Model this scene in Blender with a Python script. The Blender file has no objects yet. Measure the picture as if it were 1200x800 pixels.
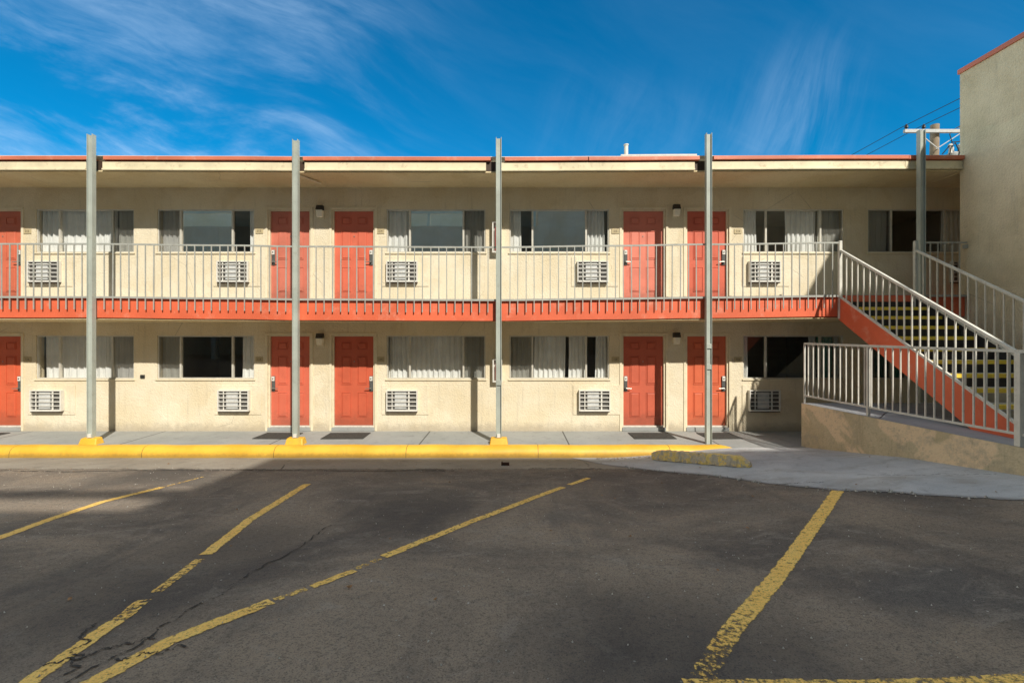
import bpy, math, random
from mathutils import Vector, Matrix
random.seed(7)
scene = bpy.context.scene
COL = scene.collection
R = math.radians

# ------------------------------------------------------------------ helpers
class MB:
    """collects simple solids, builds ONE mesh object"""
    def __init__(s): s.v = []; s.f = []; s.smooth = []
    def add(s, vs, fs, smooth=False):
        n = len(s.v); s.v += [tuple(v) for v in vs]
        for f in fs: s.f.append([i + n for i in f]); s.smooth.append(smooth)
    def box(s, x0, x1, y0, y1, z0, z1):
        v = [(x0,y0,z0),(x1,y0,z0),(x1,y1,z0),(x0,y1,z0),(x0,y0,z1),(x1,y0,z1),(x1,y1,z1),(x0,y1,z1)]
        s.add(v, [[0,3,2,1],[4,5,6,7],[0,1,5,4],[1,2,6,5],[2,3,7,6],[3,0,4,7]]); return s
    def beam(s, a, b, w, h, up=(0,0,1)):
        a = Vector(a); b = Vector(b); d = (b-a).normalized(); up = Vector(up)
        if abs(d.dot(up)) > .99: up = Vector((0,1,0))
        r = d.cross(up).normalized(); u = r.cross(d).normalized()
        r *= w/2; u *= h/2
        v = [a-r-u, a+r-u, a+r+u, a-r+u, b-r-u, b+r-u, b+r+u, b-r+u]
        s.add(v, [[0,1,2,3],[7,6,5,4],[0,4,5,1],[1,5,6,2],[2,6,7,3],[3,7,4,0]]); return s
    def cyl(s, a, b, r0, r1=None, n=14, cap=True):
        r1 = r0 if r1 is None else r1
        a = Vector(a); b = Vector(b); d = (b-a).normalized()
        up = Vector((0,0,1)) if abs(d.z) < .95 else Vector((0,1,0))
        r = d.cross(up).normalized(); u = r.cross(d)
        vs = []
        for p, rr in ((a,r0),(b,r1)):
            for i in range(n):
                t = 2*math.pi*i/n; vs.append(p + r*math.cos(t)*rr + u*math.sin(t)*rr)
        s.add(vs, [[i,(i+1)%n,n+(i+1)%n,n+i] for i in range(n)], True)
        if cap: s.add(vs[:n], [list(range(n))[::-1]]); s.add(vs[n:], [list(range(n))])
        return s
    def tube(s, pts, r, n=8):
        for p, q in zip(pts, pts[1:]): s.cyl(p, q, r, n=n)
        return s
    def build(s, name, m, parent=None, bevel=0, at=None, seg=2):
        me = bpy.data.meshes.new(name)
        vs = s.v
        if at is not None: vs = [(x-at[0], y-at[1], z-at[2]) for x,y,z in s.v]
        me.from_pydata(vs, [], s.f); me.update()
        for p, sm in zip(me.polygons, s.smooth): p.use_smooth = sm
        me.materials.append(m)
        o = bpy.data.objects.new(name, me); COL.objects.link(o)
        if at is not None: o.location = at
        if parent is not None: o.parent = parent
        if bevel:
            b = o.modifiers.new('Bevel', 'BEVEL'); b.width = bevel; b.segments = seg; b.limit_method = 'ANGLE'
        return o

def empty(name, loc, label, cat, group=None):
    o = bpy.data.objects.new(name, None); COL.objects.link(o); o.location = loc; o.empty_display_size = .2
    return tag(o, label, cat, group)
def tag(o, label=None, cat=None, group=None, kind=None):
    if label: o['label'] = label
    if cat: o['category'] = cat
    if group: o['group'] = group
    if kind: o['kind'] = kind
    return o
def structure(o): o['kind'] = 'structure'; return o
def copy_child(src, parent, loc):
    c = src.copy(); COL.objects.link(c); c.parent = parent; c.location = loc
    for g in src.children:
        d = g.copy(); COL.objects.link(d); d.parent = c
    return c

# ------------------------------------------------------------------ materials
def newmat(name):
    m = bpy.data.materials.new(name); m.use_nodes = True
    nt = m.node_tree; nt.nodes.clear()
    out = nt.nodes.new('ShaderNodeOutputMaterial'); b = nt.nodes.new('ShaderNodeBsdfPrincipled')
    nt.links.new(b.outputs[0], out.inputs[0]); return m, nt, b, out
def N(nt, t, **kw):
    n = nt.nodes.new(t)
    for k, v in kw.items():
        if k in n.inputs: n.inputs[k].default_value = v
        else: setattr(n, k, v)
    return n
def noise(nt, co, scale, detail=4, rough=.55, dist=0, sc=None):
    if sc:
        mp = N(nt, 'ShaderNodeMapping'); mp.inputs['Scale'].default_value = sc
        nt.links.new(co, mp.inputs[0]); co = mp.outputs[0]
    n = N(nt, 'ShaderNodeTexNoise'); n.inputs['Scale'].default_value = scale; n.inputs['Detail'].default_value = detail
    n.inputs['Roughness'].default_value = rough; n.inputs['Distortion'].default_value = dist
    nt.links.new(co, n.inputs['Vector']); return n.outputs['Fac']
def ramp(nt, fac, a, b, c0=0, c1=1):
    n = N(nt, 'ShaderNodeMapRange'); n.interpolation_type = 'SMOOTHSTEP'
    for i, v in enumerate((a, b, c0, c1)): n.inputs[i+1].default_value = v
    nt.links.new(fac, n.inputs[0]); return n.outputs[0]
def math_(nt, op, a, b=None):
    n = N(nt, 'ShaderNodeMath'); n.operation = op
    for i, x in enumerate((a, b)):
        if x is None: continue
        if isinstance(x, (int, float)): n.inputs[i].default_value = x
        else: nt.links.new(x, n.inputs[i])
    return n.outputs[0]
def mixc(nt, fac, a, b, mode='MIX'):
    n = N(nt, 'ShaderNodeMix'); n.data_type = 'RGBA'; n.blend_type = mode
    for i, x in ((0, fac), (6, a), (7, b)):
        if isinstance(x, (int, float)): n.inputs[i].default_value = x
        elif isinstance(x, tuple): n.inputs[i].default_value = (*x, 1) if len(x) == 3 else x
        else: nt.links.new(x, n.inputs[i])
    return n.outputs[2]
def coords(nt, world=False):
    if world: return N(nt, 'ShaderNodeNewGeometry').outputs['Position']
    return N(nt, 'ShaderNodeTexCoord').outputs['Object']
def bump(nt, b, h, strength=.3, dist=.01):
    n = N(nt, 'ShaderNodeBump'); n.inputs['Strength'].default_value = strength; n.inputs['Distance'].default_value = dist
    nt.links.new(h, n.inputs['Height']); nt.links.new(n.outputs[0], b.inputs['Normal'])

def paint(name, col, rough=.55, var=.12, vs=3., dirt=None, damt=.35, ds=9, bs=0, bstr=.15, metal=0, spec=.5):
    m, nt, b, _ = newmat(name); co = coords(nt, True)
    n1 = noise(nt, co, vs, 5)
    lo = tuple(c*(1-var) for c in col); hi = tuple(min(1, c*(1+var)) for c in col)
    c = mixc(nt, ramp(nt, n1, .3, .7), lo, hi)
    if dirt:
        d = noise(nt, co, ds, 8, .7)
        c = mixc(nt, ramp(nt, d, .52, .75, 0, damt), c, dirt)
    nt.links.new(c, b.inputs['Base Color']); b.inputs['Roughness'].default_value = rough
    b.inputs['Metallic'].default_value = metal; b.inputs['Specular IOR Level'].default_value = spec
    if bs: bump(nt, b, noise(nt, co, bs, 5, .6), bstr, .01)
    return m

def vary(m, amt=.16):
    nt = m.node_tree; b = [n for n in nt.nodes if n.type == 'BSDF_PRINCIPLED'][0]; l = b.inputs['Base Color'].links[0]; src = l.from_socket
    oi = N(nt, 'ShaderNodeObjectInfo'); hs = N(nt, 'ShaderNodeHueSaturation')
    nt.links.new(ramp(nt, oi.outputs['Random'], 0, 1, 1-amt, 1+amt), hs.inputs['Value'])
    nt.links.new(ramp(nt, math_(nt, 'FRACT', math_(nt, 'MULTIPLY', oi.outputs['Random'], 7.3)), 0, 1, .93, 1.03), hs.inputs['Saturation'])
    nt.links.new(ramp(nt, math_(nt, 'FRACT', math_(nt, 'MULTIPLY', oi.outputs['Random'], 3.7)), 0, 1, .498, .503), hs.inputs['Hue'])
    co = N(nt, 'ShaderNodeTexCoord').outputs['Object']; sx = N(nt, 'ShaderNodeSeparateXYZ'); nt.links.new(co, sx.inputs[0])
    h = math_(nt, 'ADD', sx.outputs[2], math_(nt, 'MULTIPLY', noise(nt, coords(nt, True), 9, 6, .7), -.6))
    c = mixc(nt, ramp(nt, h, -.3, .12, .45, 0), src, (.16, .07, .045))
    nt.links.new(c, hs.inputs['Color']); nt.links.new(hs.outputs[0], b.inputs['Base Color'])

def stucco(name, col, shade=(.9,.85,.75), patch=False, base_dirt=True, bstr=.55):
    m, nt, b, _ = newmat(name); co = coords(nt, True)
    big = noise(nt, co, .9, 5, .6); mid = noise(nt, co, 9, 6, .65)
    c = mixc(nt, ramp(nt, big, .3, .7), tuple(a*s for a, s in zip(col, shade)), col)
    c = mixc(nt, ramp(nt, mid, .5, .8, 0, .22), c, tuple(a*.55 for a in col))
    streak = noise(nt, co, 6, 5, .6, 0, (2.2, 2.2, .12))
    c = mixc(nt, ramp(nt, streak, .54, .74, 0, .32), c, tuple(a*.5 for a in col))
    rep = noise(nt, co, .55, 4, .55, .6)
    c = mixc(nt, ramp(nt, rep, .56, .575, 0, .28), c, tuple(min(1, a*1.12) for a in col))
    wcr = mixc(nt, .3, co, N(nt, 'ShaderNodeTexNoise', Scale=1.7).outputs['Color'])
    vc = N(nt, 'ShaderNodeTexVoronoi'); vc.feature = 'DISTANCE_TO_EDGE'; vc.inputs['Scale'].default_value = .6; nt.links.new(wcr, vc.inputs['Vector'])
    kc = math_(nt, 'MULTIPLY', ramp(nt, vc.outputs['Distance'], 0, .004, .55, 0), ramp(nt, noise(nt, co, .7, 3), .54, .62))
    c = mixc(nt, kc, c, tuple(a*.3 for a in col))
    fine = noise(nt, co, 45, 4, .7)
    c = mixc(nt, ramp(nt, fine, .35, .62, .16, 0), c, tuple(a*.4 for a in col))
    if base_dirt:
        sx = N(nt, 'ShaderNodeSeparateXYZ'); nt.links.new(co, sx.inputs[0])
        h = math_(nt, 'ADD', sx.outputs[2], math_(nt, 'MULTIPLY', noise(nt, co, 5, 5, .7), -.35))
        c = mixc(nt, ramp(nt, h, -.16, .1, .55, 0), c, (.3, .25, .19))
    if patch:
        pn = noise(nt, co, .62, 5, .5, .8); c = mixc(nt, ramp(nt, pn, .47, .505, 0, .9), c, (.88, .67, .44))
        d2 = noise(nt, co, 14, 8, .75); c = mixc(nt, ramp(nt, d2, .5, .72, 0, .6), c, (.33, .28, .2))
        d3 = noise(nt, co, 2.4, 6, .7); c = mixc(nt, ramp(nt, d3, .52, .68, 0, .6), c, (.42, .36, .27))
    nt.links.new(c, b.inputs['Base Color']); b.inputs['Roughness'].default_value = .9
    b.inputs['Specular IOR Level'].default_value = .2
    v = N(nt, 'ShaderNodeTexVoronoi'); v.inputs['Scale'].default_value = 38; v.feature = 'SMOOTH_F1'; nt.links.new(co, v.inputs['Vector'])
    h = math_(nt, 'ADD', math_(nt, 'MULTIPLY', v.outputs['Distance'], .5), noise(nt, co, 26, 5, .65))
    bump(nt, b, h, bstr, .02)
    return m

M = {}
M['stucco'] = stucco('cream_stucco', (.83, .745, .575))
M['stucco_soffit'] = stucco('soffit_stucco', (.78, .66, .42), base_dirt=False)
M['stucco_wing'] = stucco('tan_stucco', (.95, .81, .58), base_dirt=False, bstr=1., shade=(.74,.72,.66))
M['stucco_ramp'] = stucco('patched_stucco', (.66, .55, .37), patch=True, base_dirt=False)
M['trim'] = paint('cream_trim_paint', (.78, .69, .50), .6, .06, 4, (.35, .27, .17), .4, 12)
M['fascia'] = paint('cream_fascia_paint', (.80, .71, .49), .6, .1, 2.5, (.3, .22, .12), .5, 7)
M['cap'] = paint('salmon_roof_edge', (.64, .185, .105), .5, .14, 1.2, (.75, .45, .33), .55, 4)
M['orange'] = paint('orange_paint', (.76, .148, .065), .55, .14, 1.0, (.78, .36, .25), .65, 3, bs=25, bstr=.1)
M['door'] = paint('coral_door_paint', (.63, .128, .06), .42, .07, 2.0, (.35, .06, .03), .3, 6)
M['upper_door'] = paint('faded_coral_door_paint', (.67, .165, .10), .42, .08, 2.0, (.4, .1, .06), .3, 6)
vary(M['door'], .08); vary(M['upper_door'], .08)
M['rail'] = paint('grey_green_rail_paint', (.40, .405, .365), .5, .1, 5, (.2, .13, .08), .5, 16)
M['pale_rail'] = paint('pale_rail_paint', (.66, .64, .57), .5, .1, 5, (.22, .15, .1), .45, 16)
M['post'] = paint('grey_green_steel_paint', (.42, .45, .40), .42, .1, 2, (.22, .2, .16), .35, 9)
M['alu'] = paint('window_aluminium', (.66, .63, .55), .4, .08, 6, metal=.2)
M['white'] = paint('white_enamel', (.74, .72, .66), .45, .06, 8, (.4, .35, .28), .4, 25)
M['white_sill'] = paint('white_threshold', (.72, .68, .6), .5, .1, 8, (.35, .3, .25), .5, 14)
M['dark'] = paint('dark_metal', (.035, .033, .03), .5, .2, 8)
M['fins'] = paint('cooling_fins', (.13, .125, .115), .6, .3, 30, (.05,.05,.05), .6, 40)
M['nickel'] = paint('satin_nickel', (.5, .48, .43), .3, .1, 20, metal=.8)
M['lockgrey'] = paint('lock_housing', (.10, .105, .10), .4, .15, 20)
M['frost'] = paint('frosted_lamp_glass', (.95, .90, .74), .35, .05, 20)
M['mat'] = paint('rubber_mat', (.045, .045, .04), .95, .3, 30, bs=120, bstr=.8)
M['red'] = paint('red_enamel', (.5, .03, .02), .3, .1, 10)
M['brass'] = paint('beige_plate', (.5, .41, .24), .5, .1, 20)
M['ink'] = paint('dark_brown_ink', (.06, .035, .02), .6, .1, 20)
M['tread'] = paint('stair_concrete', (.34, .30, .23), .9, .2, 6, (.07,.06,.05), .5, 12, bs=60, bstr=.4)
M['wood'] = paint('weathered_wood', (.33, .26, .18), .85, .2, 3, (.15,.11,.08), .5, 14)
M['galv'] = paint('galvanised_grey', (.55, .56, .55), .45, .1, 10)
M['wire'] = paint('black_wire', (.02, .02, .02), .6, .1, 10)
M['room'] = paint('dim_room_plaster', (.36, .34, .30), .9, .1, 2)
M['roofing'] = paint('roof_gravel', (.3, .29, .27), .95, .2, 8)
M['stone'] = paint('pebble_grey', (.46, .43, .38), .9, .5, 40)
M['leaf'] = paint('dry_leaf', (.26, .13, .05), .8, .5, 30)
M['farwall'] = stucco('reflection_block_stucco', (.84, .74, .60), base_dirt=False)
M['backwall'] = stucco('back_building_stucco', (.46, .43, .37), base_dirt=False)

def concrete(name, a, b_, dirt, bs=30, cracks=0, joints=None, rough=.85):
    m, nt, b, out = newmat(name); co = coords(nt, True)
    c = mixc(nt, ramp(nt, noise(nt, co, .8, 6, .65), .3, .7), a, b_)
    c = mixc(nt, ramp(nt, noise(nt, co, 5, 8, .7, .5), .52, .75, 0, .6), c, dirt)
    c = mixc(nt, ramp(nt, noise(nt, co, 120, 3, .6), .3, .5, .35, 0), c, tuple(x*.4 for x in dirt))
    h = noise(nt, co, bs, 7, .75)
    if cracks:
        w = mixc(nt, .25, co, N(nt, 'ShaderNodeTexNoise', Scale=2.).outputs['Color'])
        v = N(nt, 'ShaderNodeTexVoronoi'); v.feature = 'DISTANCE_TO_EDGE'; v.inputs['Scale'].default_value = cracks
        nt.links.new(w, v.inputs['Vector'])
        k = ramp(nt, v.outputs['Distance'], .0, .007, 1, 0)
        k = math_(nt, 'MULTIPLY', k, ramp(nt, noise(nt, co, .9, 3), .5, .62))
        c = mixc(nt, k, c, (.03, .028, .025))
    if joints:
        sx = N(nt, 'ShaderNodeSeparateXYZ'); nt.links.new(co, sx.inputs[0])
        f = math_(nt, 'FRACT', math_(nt, 'MULTIPLY', math_(nt, 'ADD', sx.outputs[0], .37), 1/joints))
        j = ramp(nt, math_(nt, 'ABSOLUTE', math_(nt, 'SUBTRACT', f, .5)), 0, .008, 1, 0)
        c = mixc(nt, j, c, (.06, .055, .05))
    nt.links.new(c, b.inputs['Base Color']); b.inputs['Roughness'].default_value = rough
    b.inputs['Specular IOR Level'].default_value = .3
    bump(nt, b, h, .35, .008)
    return m, nt, b, out
def edge_alpha(nt, b, out, thr):
    """vertex colour 'e' (0 at ragged edge .. 1 inside) plus noise eats the border / worn paint away"""
    a = N(nt, 'ShaderNodeAttribute'); a.attribute_name = 'e'
    co = coords(nt, True)
    s = math_(nt, 'ADD', a.outputs['Fac'], math_(nt, 'MULTIPLY', noise(nt, co, thr[0], 8, .7), thr[1]))
    k = ramp(nt, s, thr[2], thr[2]+thr[3])
    t = N(nt, 'ShaderNodeBsdfTransparent'); mx = N(nt, 'ShaderNodeMixShader')
    nt.links.new(k, mx.inputs[0]); nt.links.new(t.outputs[0], mx.inputs[1]); nt.links.new(b.outputs[0], mx.inputs[2])
    nt.links.new(mx.outputs[0], out.inputs[0])
M['walk'] = concrete('grey_sidewalk', (.31,.32,.31), (.38,.385,.37), (.18,.17,.15), 40, 0, 3.1)[0]
M['platform'] = concrete('grey_deck', (.34,.35,.37), (.42,.43,.44), (.18,.17,.16), 40, .5)[0]
m, nt, b, out = concrete('blue_grey_apron', (.42,.435,.45), (.60,.60,.59), (.20,.19,.18), 55, 0); M['apron'] = m
_co = coords(nt, True); _src = b.inputs['Base Color'].links[0].from_socket
_c = mixc(nt, ramp(nt, noise(nt, _co, 1.3, 7, .7, .6, (.5, 1, 1)), .48, .70, 0, .55), _src, (.27, .235, .19))
_a = N(nt, 'ShaderNodeAttribute'); _a.attribute_name = 'e'
_h = math_(nt, 'ADD', _a.outputs['Fac'], math_(nt, 'MULTIPLY', noise(nt, _co, 6, 7, .75), -.5))
_c = mixc(nt, ramp(nt, _h, .0, .45, .6, 0), _c, (.13, .115, .10))
nt.links.new(_c, b.inputs['Base Color'])
edge_alpha(nt, b, out, (7, .5, .38, .03))
m, nt, b, out = concrete('dirty_gutter', (.27,.235,.19), (.36,.32,.26), (.13,.11,.09), 60, .5); M['gutter'] = m
edge_alpha(nt, b, out, (5, 1.2, .80, .08))
M['stopc'] = None
m, nt, b, out = newmat('weathered_yellow_concrete'); co = coords(nt, True)
c = mixc(nt, ramp(nt, noise(nt, co, 6, 9, .78), .46, .54), (.95, .68, .22), (.60, .50, .37))
c = mixc(nt, ramp(nt, noise(nt, co, 30, 6, .7), .55, .72, 0, .6), c, (.26, .18, .10))
nt.links.new(c, b.inputs['Base Color']); b.inputs['Roughness'].default_value = .95
bump(nt, b, noise(nt, co, 22, 8, .75), .7, .015); M['stopc'] = m
m, nt, b, out = newmat('yellow_kerb_paint'); co = coords(nt, True)
c = mixc(nt, ramp(nt, noise(nt, co, 1.6, 5, .6), .3, .7), (.70, .385, .03), (.84, .49, .05))
c = mixc(nt, ramp(nt, noise(nt, co, 18, 7, .75), .55, .75, 0, .45), c, (.30, .19, .05))
sx = N(nt, 'ShaderNodeSeparateXYZ'); nt.links.new(co, sx.inputs[0])
hh = math_(nt, 'ADD', sx.outputs[2], math_(nt, 'MULTIPLY', noise(nt, co, 12, 6, .7), -.12))
c = mixc(nt, ramp(nt, hh, -.24, -.12, .7, 0), c, (.22, .14, .04))
c = mixc(nt, ramp(nt, noise(nt, co, 7, 9, .78), .64, .67), c, (.34, .30, .24))
fj = math_(nt, 'FRACT', math_(nt, 'MULTIPLY', math_(nt, 'ADD', sx.outputs[0], .8), 1/2.65))
c = mixc(nt, ramp(nt, math_(nt, 'ABSOLUTE', math_(nt, 'SUBTRACT', fj, .5)), .001, .0035, .85, 0), c, (.08, .055, .02))
c = mixc(nt, ramp(nt, noise(nt, co, 2.2, 6, .7, .3, (1, 1, .4)), .55, .75, 0, .5), c, (.42, .27, .06))
nt.links.new(c, b.inputs['Base Color']); b.inputs['Roughness'].default_value = .5
bump(nt, b, noise(nt, co, 30, 6, .7), .3, .008); M['kerb'] = m
M['riser_and_shade'] = paint('painted_stair_shade', (.025,.022,.02), .8, .3, 8)  # dark colour standing for shade behind upper treads and on the right stringer
M['nosing'] = paint('yellow_nosing_paint', (.97, .68, .07), .55, .12, 4, (.3,.22,.08), .5, 14)

def line_paint(name, wear):
    m, nt, b, out = newmat(name); co = coords(nt, True)
    c = mixc(nt, ramp(nt, noise(nt, co, 6, 6, .7), .35, .65), (.92, .545, .12), (.98, .63, .16))
    c = mixc(nt, ramp(nt, noise(nt, co, 75, 5, .75), .48, .66, 0, .7), c, (.28, .21, .10))
    c = mixc(nt, ramp(nt, noise(nt, co, 2.5, 6, .7), .55, .8, 0, .35), c, (.5, .36, .14))
    nt.links.new(c, b.inputs['Base Color']); b.inputs['Roughness'].default_value = .8
    bump(nt, b, noise(nt, co, 60, 5, .7), .4, .004)
    edge_alpha(nt, b, out, wear); return m
M['line'] = line_paint('worn_yellow_line', (26, 2.2, 1.66, .34))

# asphalt
m, nt, b, out = newmat('asphalt'); co = coords(nt, True)
c = mixc(nt, ramp(nt, noise(nt, co, .42, 7, .62, .8), .38, .62), (.145, .118, .098), (.34, .262, .19))
c = mixc(nt, ramp(nt, noise(nt, co, 1.1, 7, .68, .8), .5, .72, 0, .75), c, (.30, .245, .19))
c = mixc(nt, ramp(nt, noise(nt, co, .7, 4, .5, .3), .55, .7, 0, .6), c, (.120, .110, .102))
sx = N(nt, 'ShaderNodeSeparateXYZ'); nt.links.new(co, sx.inputs[0])
wl = math_(nt, 'MULTIPLY', ramp(nt, sx.outputs[1], -7.0, -3.0), ramp(nt, sx.outputs[0], 1.5, -4.5))
dustn = noise(nt, co, 1.6, 7, .7, .3, (.35, 1, 1))
c = mixc(nt, math_(nt, 'MULTIPLY', wl, ramp(nt, dustn, .35, .7, .15, .8)), c, (.26, .22, .17))
c = mixc(nt, ramp(nt, noise(nt, co, 170, 4, .8), .54, .68, 0, .75), c, (.46, .43, .38))
c = mixc(nt, ramp(nt, noise(nt, co, 3.2, 8, .75, 1.2, (.6, 1, 1)), .5, .66, 0, .5), c, (.38, .325, .265))
c = mixc(nt, ramp(nt, noise(nt, co, 24, 7, .85), .48, .66, 0, .6), c, (.065, .060, .057))
c = mixc(nt, ramp(nt, noise(nt, co, 90, 4, .7), .34, .50, .7, 0), c, (.05, .046, .044))
v = N(nt, 'ShaderNodeTexVoronoi'); v.inputs['Scale'].default_value = 10; nt.links.new(co, v.inputs['Vector'])
rnd = N(nt, 'ShaderNodeSeparateXYZ'); nt.links.new(v.outputs['Color'], rnd.inputs[0])
sp = math_(nt, 'MULTIPLY', ramp(nt, v.outputs['Distance'], .06, .10, 1, 0), ramp(nt, rnd.outputs[0], .86, .88))
c = mixc(nt, sp, c, (.55, .52, .47))
wv = N(nt, 'ShaderNodeTexNoise'); wv.inputs['Scale'].default_value = 1.5; wv.inputs['Detail'].default_value = 6; nt.links.new(co, wv.inputs['Vector'])
w = mixc(nt, .22, co, wv.outputs['Color'])
v2 = N(nt, 'ShaderNodeTexVoronoi'); v2.feature = 'DISTANCE_TO_EDGE'; v2.inputs['Scale'].default_value = .55; nt.links.new(w, v2.inputs['Vector'])
k = math_(nt, 'MULTIPLY', ramp(nt, v2.outputs['Distance'], 0, .006, 1, 0), ramp(nt, noise(nt, co, .6, 3), .52, .6))
k = math_(nt, 'MULTIPLY', k, .0)
nt.links.new(c, b.inputs['Base Color'])
nt.links.new(ramp(nt, noise(nt, co, .7, 4, .5, .3), .5, .7, .92, .72), b.inputs['Roughness'])
b.inputs['Specular IOR Level'].default_value = .3
oil = N(nt, 'ShaderNodeTexVoronoi'); oil.inputs['Scale'].default_value = .42; oil.inputs['Randomness'].default_value = 1
ow = mixc(nt, .12, co, N(nt, 'ShaderNodeTexNoise', Scale=5.).outputs['Color']); nt.links.new(ow, oil.inputs['Vector'])
c = mixc(nt, ramp(nt, oil.outputs['Distance'], .5, .1, 0, .6), c, (.055, .05, .05))
tyre = noise(nt, co, 1.0, 5, .6, .2, (2.6, .22, 1))
c = mixc(nt, ramp(nt, tyre, .55, .72, 0, .35), c, (.08, .075, .072))
nt.links.new(c, b.inputs['Base Color'])
hh = math_(nt, 'SUBTRACT', math_(nt, 'ADD', noise(nt, co, 110, 5, .75), math_(nt, 'MULTIPLY', noise(nt, co, 9, 5), .8)), math_(nt, 'MULTIPLY', k, 1.2))
bump(nt, b, hh, .8, .012); M['asphalt'] = m
m, nt, b, out = newmat('asphalt_crack'); b.inputs['Base Color'].default_value = (.04, .036, .033, 1); b.inputs['Roughness'].default_value = 1
edge_alpha(nt, b, out, (16, 2.2, 1.80, .2)); M['crack'] = m

# glass: part mirror, part see-through
def glass(name, refl, tint, screen=0):
    m, nt, b, out = newmat(name); nt.nodes.remove(b)
    t = N(nt, 'ShaderNodeBsdfTransparent'); t.inputs[0].default_value = (*tint, 1)
    g = N(nt, 'ShaderNodeBsdfGlossy'); g.inputs['Roughness'].default_value = .02; g.inputs[0].default_value = (1,.95,.88,1)
    co = coords(nt, True); bp = N(nt, 'ShaderNodeBump'); bp.inputs['Strength'].default_value = .02; bp.inputs['Distance'].default_value = .05
    nt.links.new(noise(nt, co, 1.3, 2), bp.inputs['Height']); nt.links.new(bp.outputs[0], g.inputs['Normal'])
    f = N(nt, 'ShaderNodeLayerWeight'); f.inputs['Blend'].default_value = .5
    fac = math_(nt, 'MINIMUM', math_(nt, 'ADD', math_(nt, 'POWER', f.outputs['Facing'], 4), refl + .03), .9)
    mx = N(nt, 'ShaderNodeMixShader'); nt.links.new(fac, mx.inputs[0]); nt.links.new(t.outputs[0], mx.inputs[1]); nt.links.new(g.outputs[0], mx.inputs[2])
    nt.links.new(mx.outputs[0], out.inputs[0])
    return m
M['glass'] = glass('window_glass', .035, (.97, .98, .97))
M['glass_bright'] = glass('upper_window_glass', .55, (.9, .92, .9))
m, nt, b, out = newmat('insect_screen'); b.inputs['Base Color'].default_value = (.12, .115, .10, 1); b.inputs['Roughness'].default_value = 1
t = N(nt, 'ShaderNodeBsdfTransparent'); mx = N(nt, 'ShaderNodeMixShader'); mx.inputs[0].default_value = .38
nt.links.new(t.outputs[0], mx.inputs[1]); nt.links.new(b.outputs[0], mx.inputs[2]); nt.links.new(mx.outputs[0], out.inputs[0]); M['screen'] = m
def cloth(name, col):
    m, nt, b, out = newmat(name); co = coords(nt, True)
    c = mixc(nt, ramp(nt, noise(nt, co, 3, 4), .3, .7), tuple(x*.88 for x in col), col)
    nt.links.new(c, b.inputs['Base Color']); b.inputs['Roughness'].default_value = .9
    tr = N(nt, 'ShaderNodeBsdfTranslucent'); nt.links.new(c, tr.inputs[0]); mx = N(nt, 'ShaderNodeMixShader'); mx.inputs[0].default_value = .2
    nt.links.new(b.outputs[0], mx.inputs[1]); nt.links.new(tr.outputs[0], mx.inputs[2]); nt.links.new(mx.outputs[0], out.inputs[0]); return m
M['curtain'] = cloth('white_curtain', (.96, .96, .94)); M['sheer'] = cloth('grey_curtain', (.80, .80, .74)); M['teal'] = cloth('teal_curtain', (.02, .24, .19))

# ------------------------------------------------------------------ survey helpers
# the facade was measured at 50 units per metre with its own zero at X = 0 (600) and pavement level (505)
def FX(u): return (u-600)/50
def FZ(v): return (505-v)/50
def ss(a, b, x):
    t = max(0, min(1, (x-a)/(b-a))); return t*t*(3-2*t)
def g(X, Y):
    dd = -1.57-Y
    base = -.2 + .1*max(0, min(dd, 10))
    return base + .2*ss(1.8, 4.8, X) + .1*max(0, min(X, 8)-4.8)*max(0, min(1, dd/2))
def sag(X):       # the old balcony and roof edge are not quite straight
    P = [(-20,.05),(-9,.05),(-6,.02),(-4.4,-.005),(-.3,-.02),(2,.01),(4.1,.04),(7,.075),(10,.08)]
    for (a, u), (b_, w) in zip(P, P[1:]):
        if a <= X <= b_: return u + (w-u)*ss(a, b_, X)
    return P[-1][1]

SLAB = 3.02; YF = -1.13; YR = -1.17

# ------------------------------------------------------------------ ground
def grid_sheet(name, xs, ys, zf, m, efun=None, parent=None):
    me = bpy.data.meshes.new(name); nx, ny = len(xs), len(ys)
    vs = [(x, y, zf(x, y)) for y in ys for x in xs]
    fs = [[j*nx+i, j*nx+i+1, (j+1)*nx+i+1, (j+1)*nx+i] for j in range(ny-1) for i in range(nx-1)]
    me.from_pydata(vs, [], fs); me.update(); me.materials.append(m)
    for p in me.polygons: p.use_smooth = True
    if efun:
        a = me.attributes.new('e', 'FLOAT', 'POINT')
        for i, v_ in enumerate(vs): a.data[i].value = efun(v_[0], v_[1])
    o = bpy.data.objects.new(name, me); COL.objects.link(o); return o
def fr(a, b, n): return [a + (b-a)*i/n for i in range(n+1)]
structure(grid_sheet('parking_lot', fr(-30, 30, 400), fr(-20, -1.575, 160), g, M['asphalt']))
o = MB(); o.add([(-900,-900,-.6),(900,-900,-.6),(900,900,-.6),(-900,900,-.6)], [[0,1,2,3]])
structure(o.build('ground', M['asphalt']))
# gutter strip
structure(grid_sheet('gutter', fr(-18, 3.2, 220), fr(-2.86, -1.58, 16), lambda x, y: g(x, y)+.0025, M['gutter'],
    lambda x, y: min(1, (y+2.86)*2.2) * min(1, max(0, 3.2-x)*1.2)))
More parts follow.
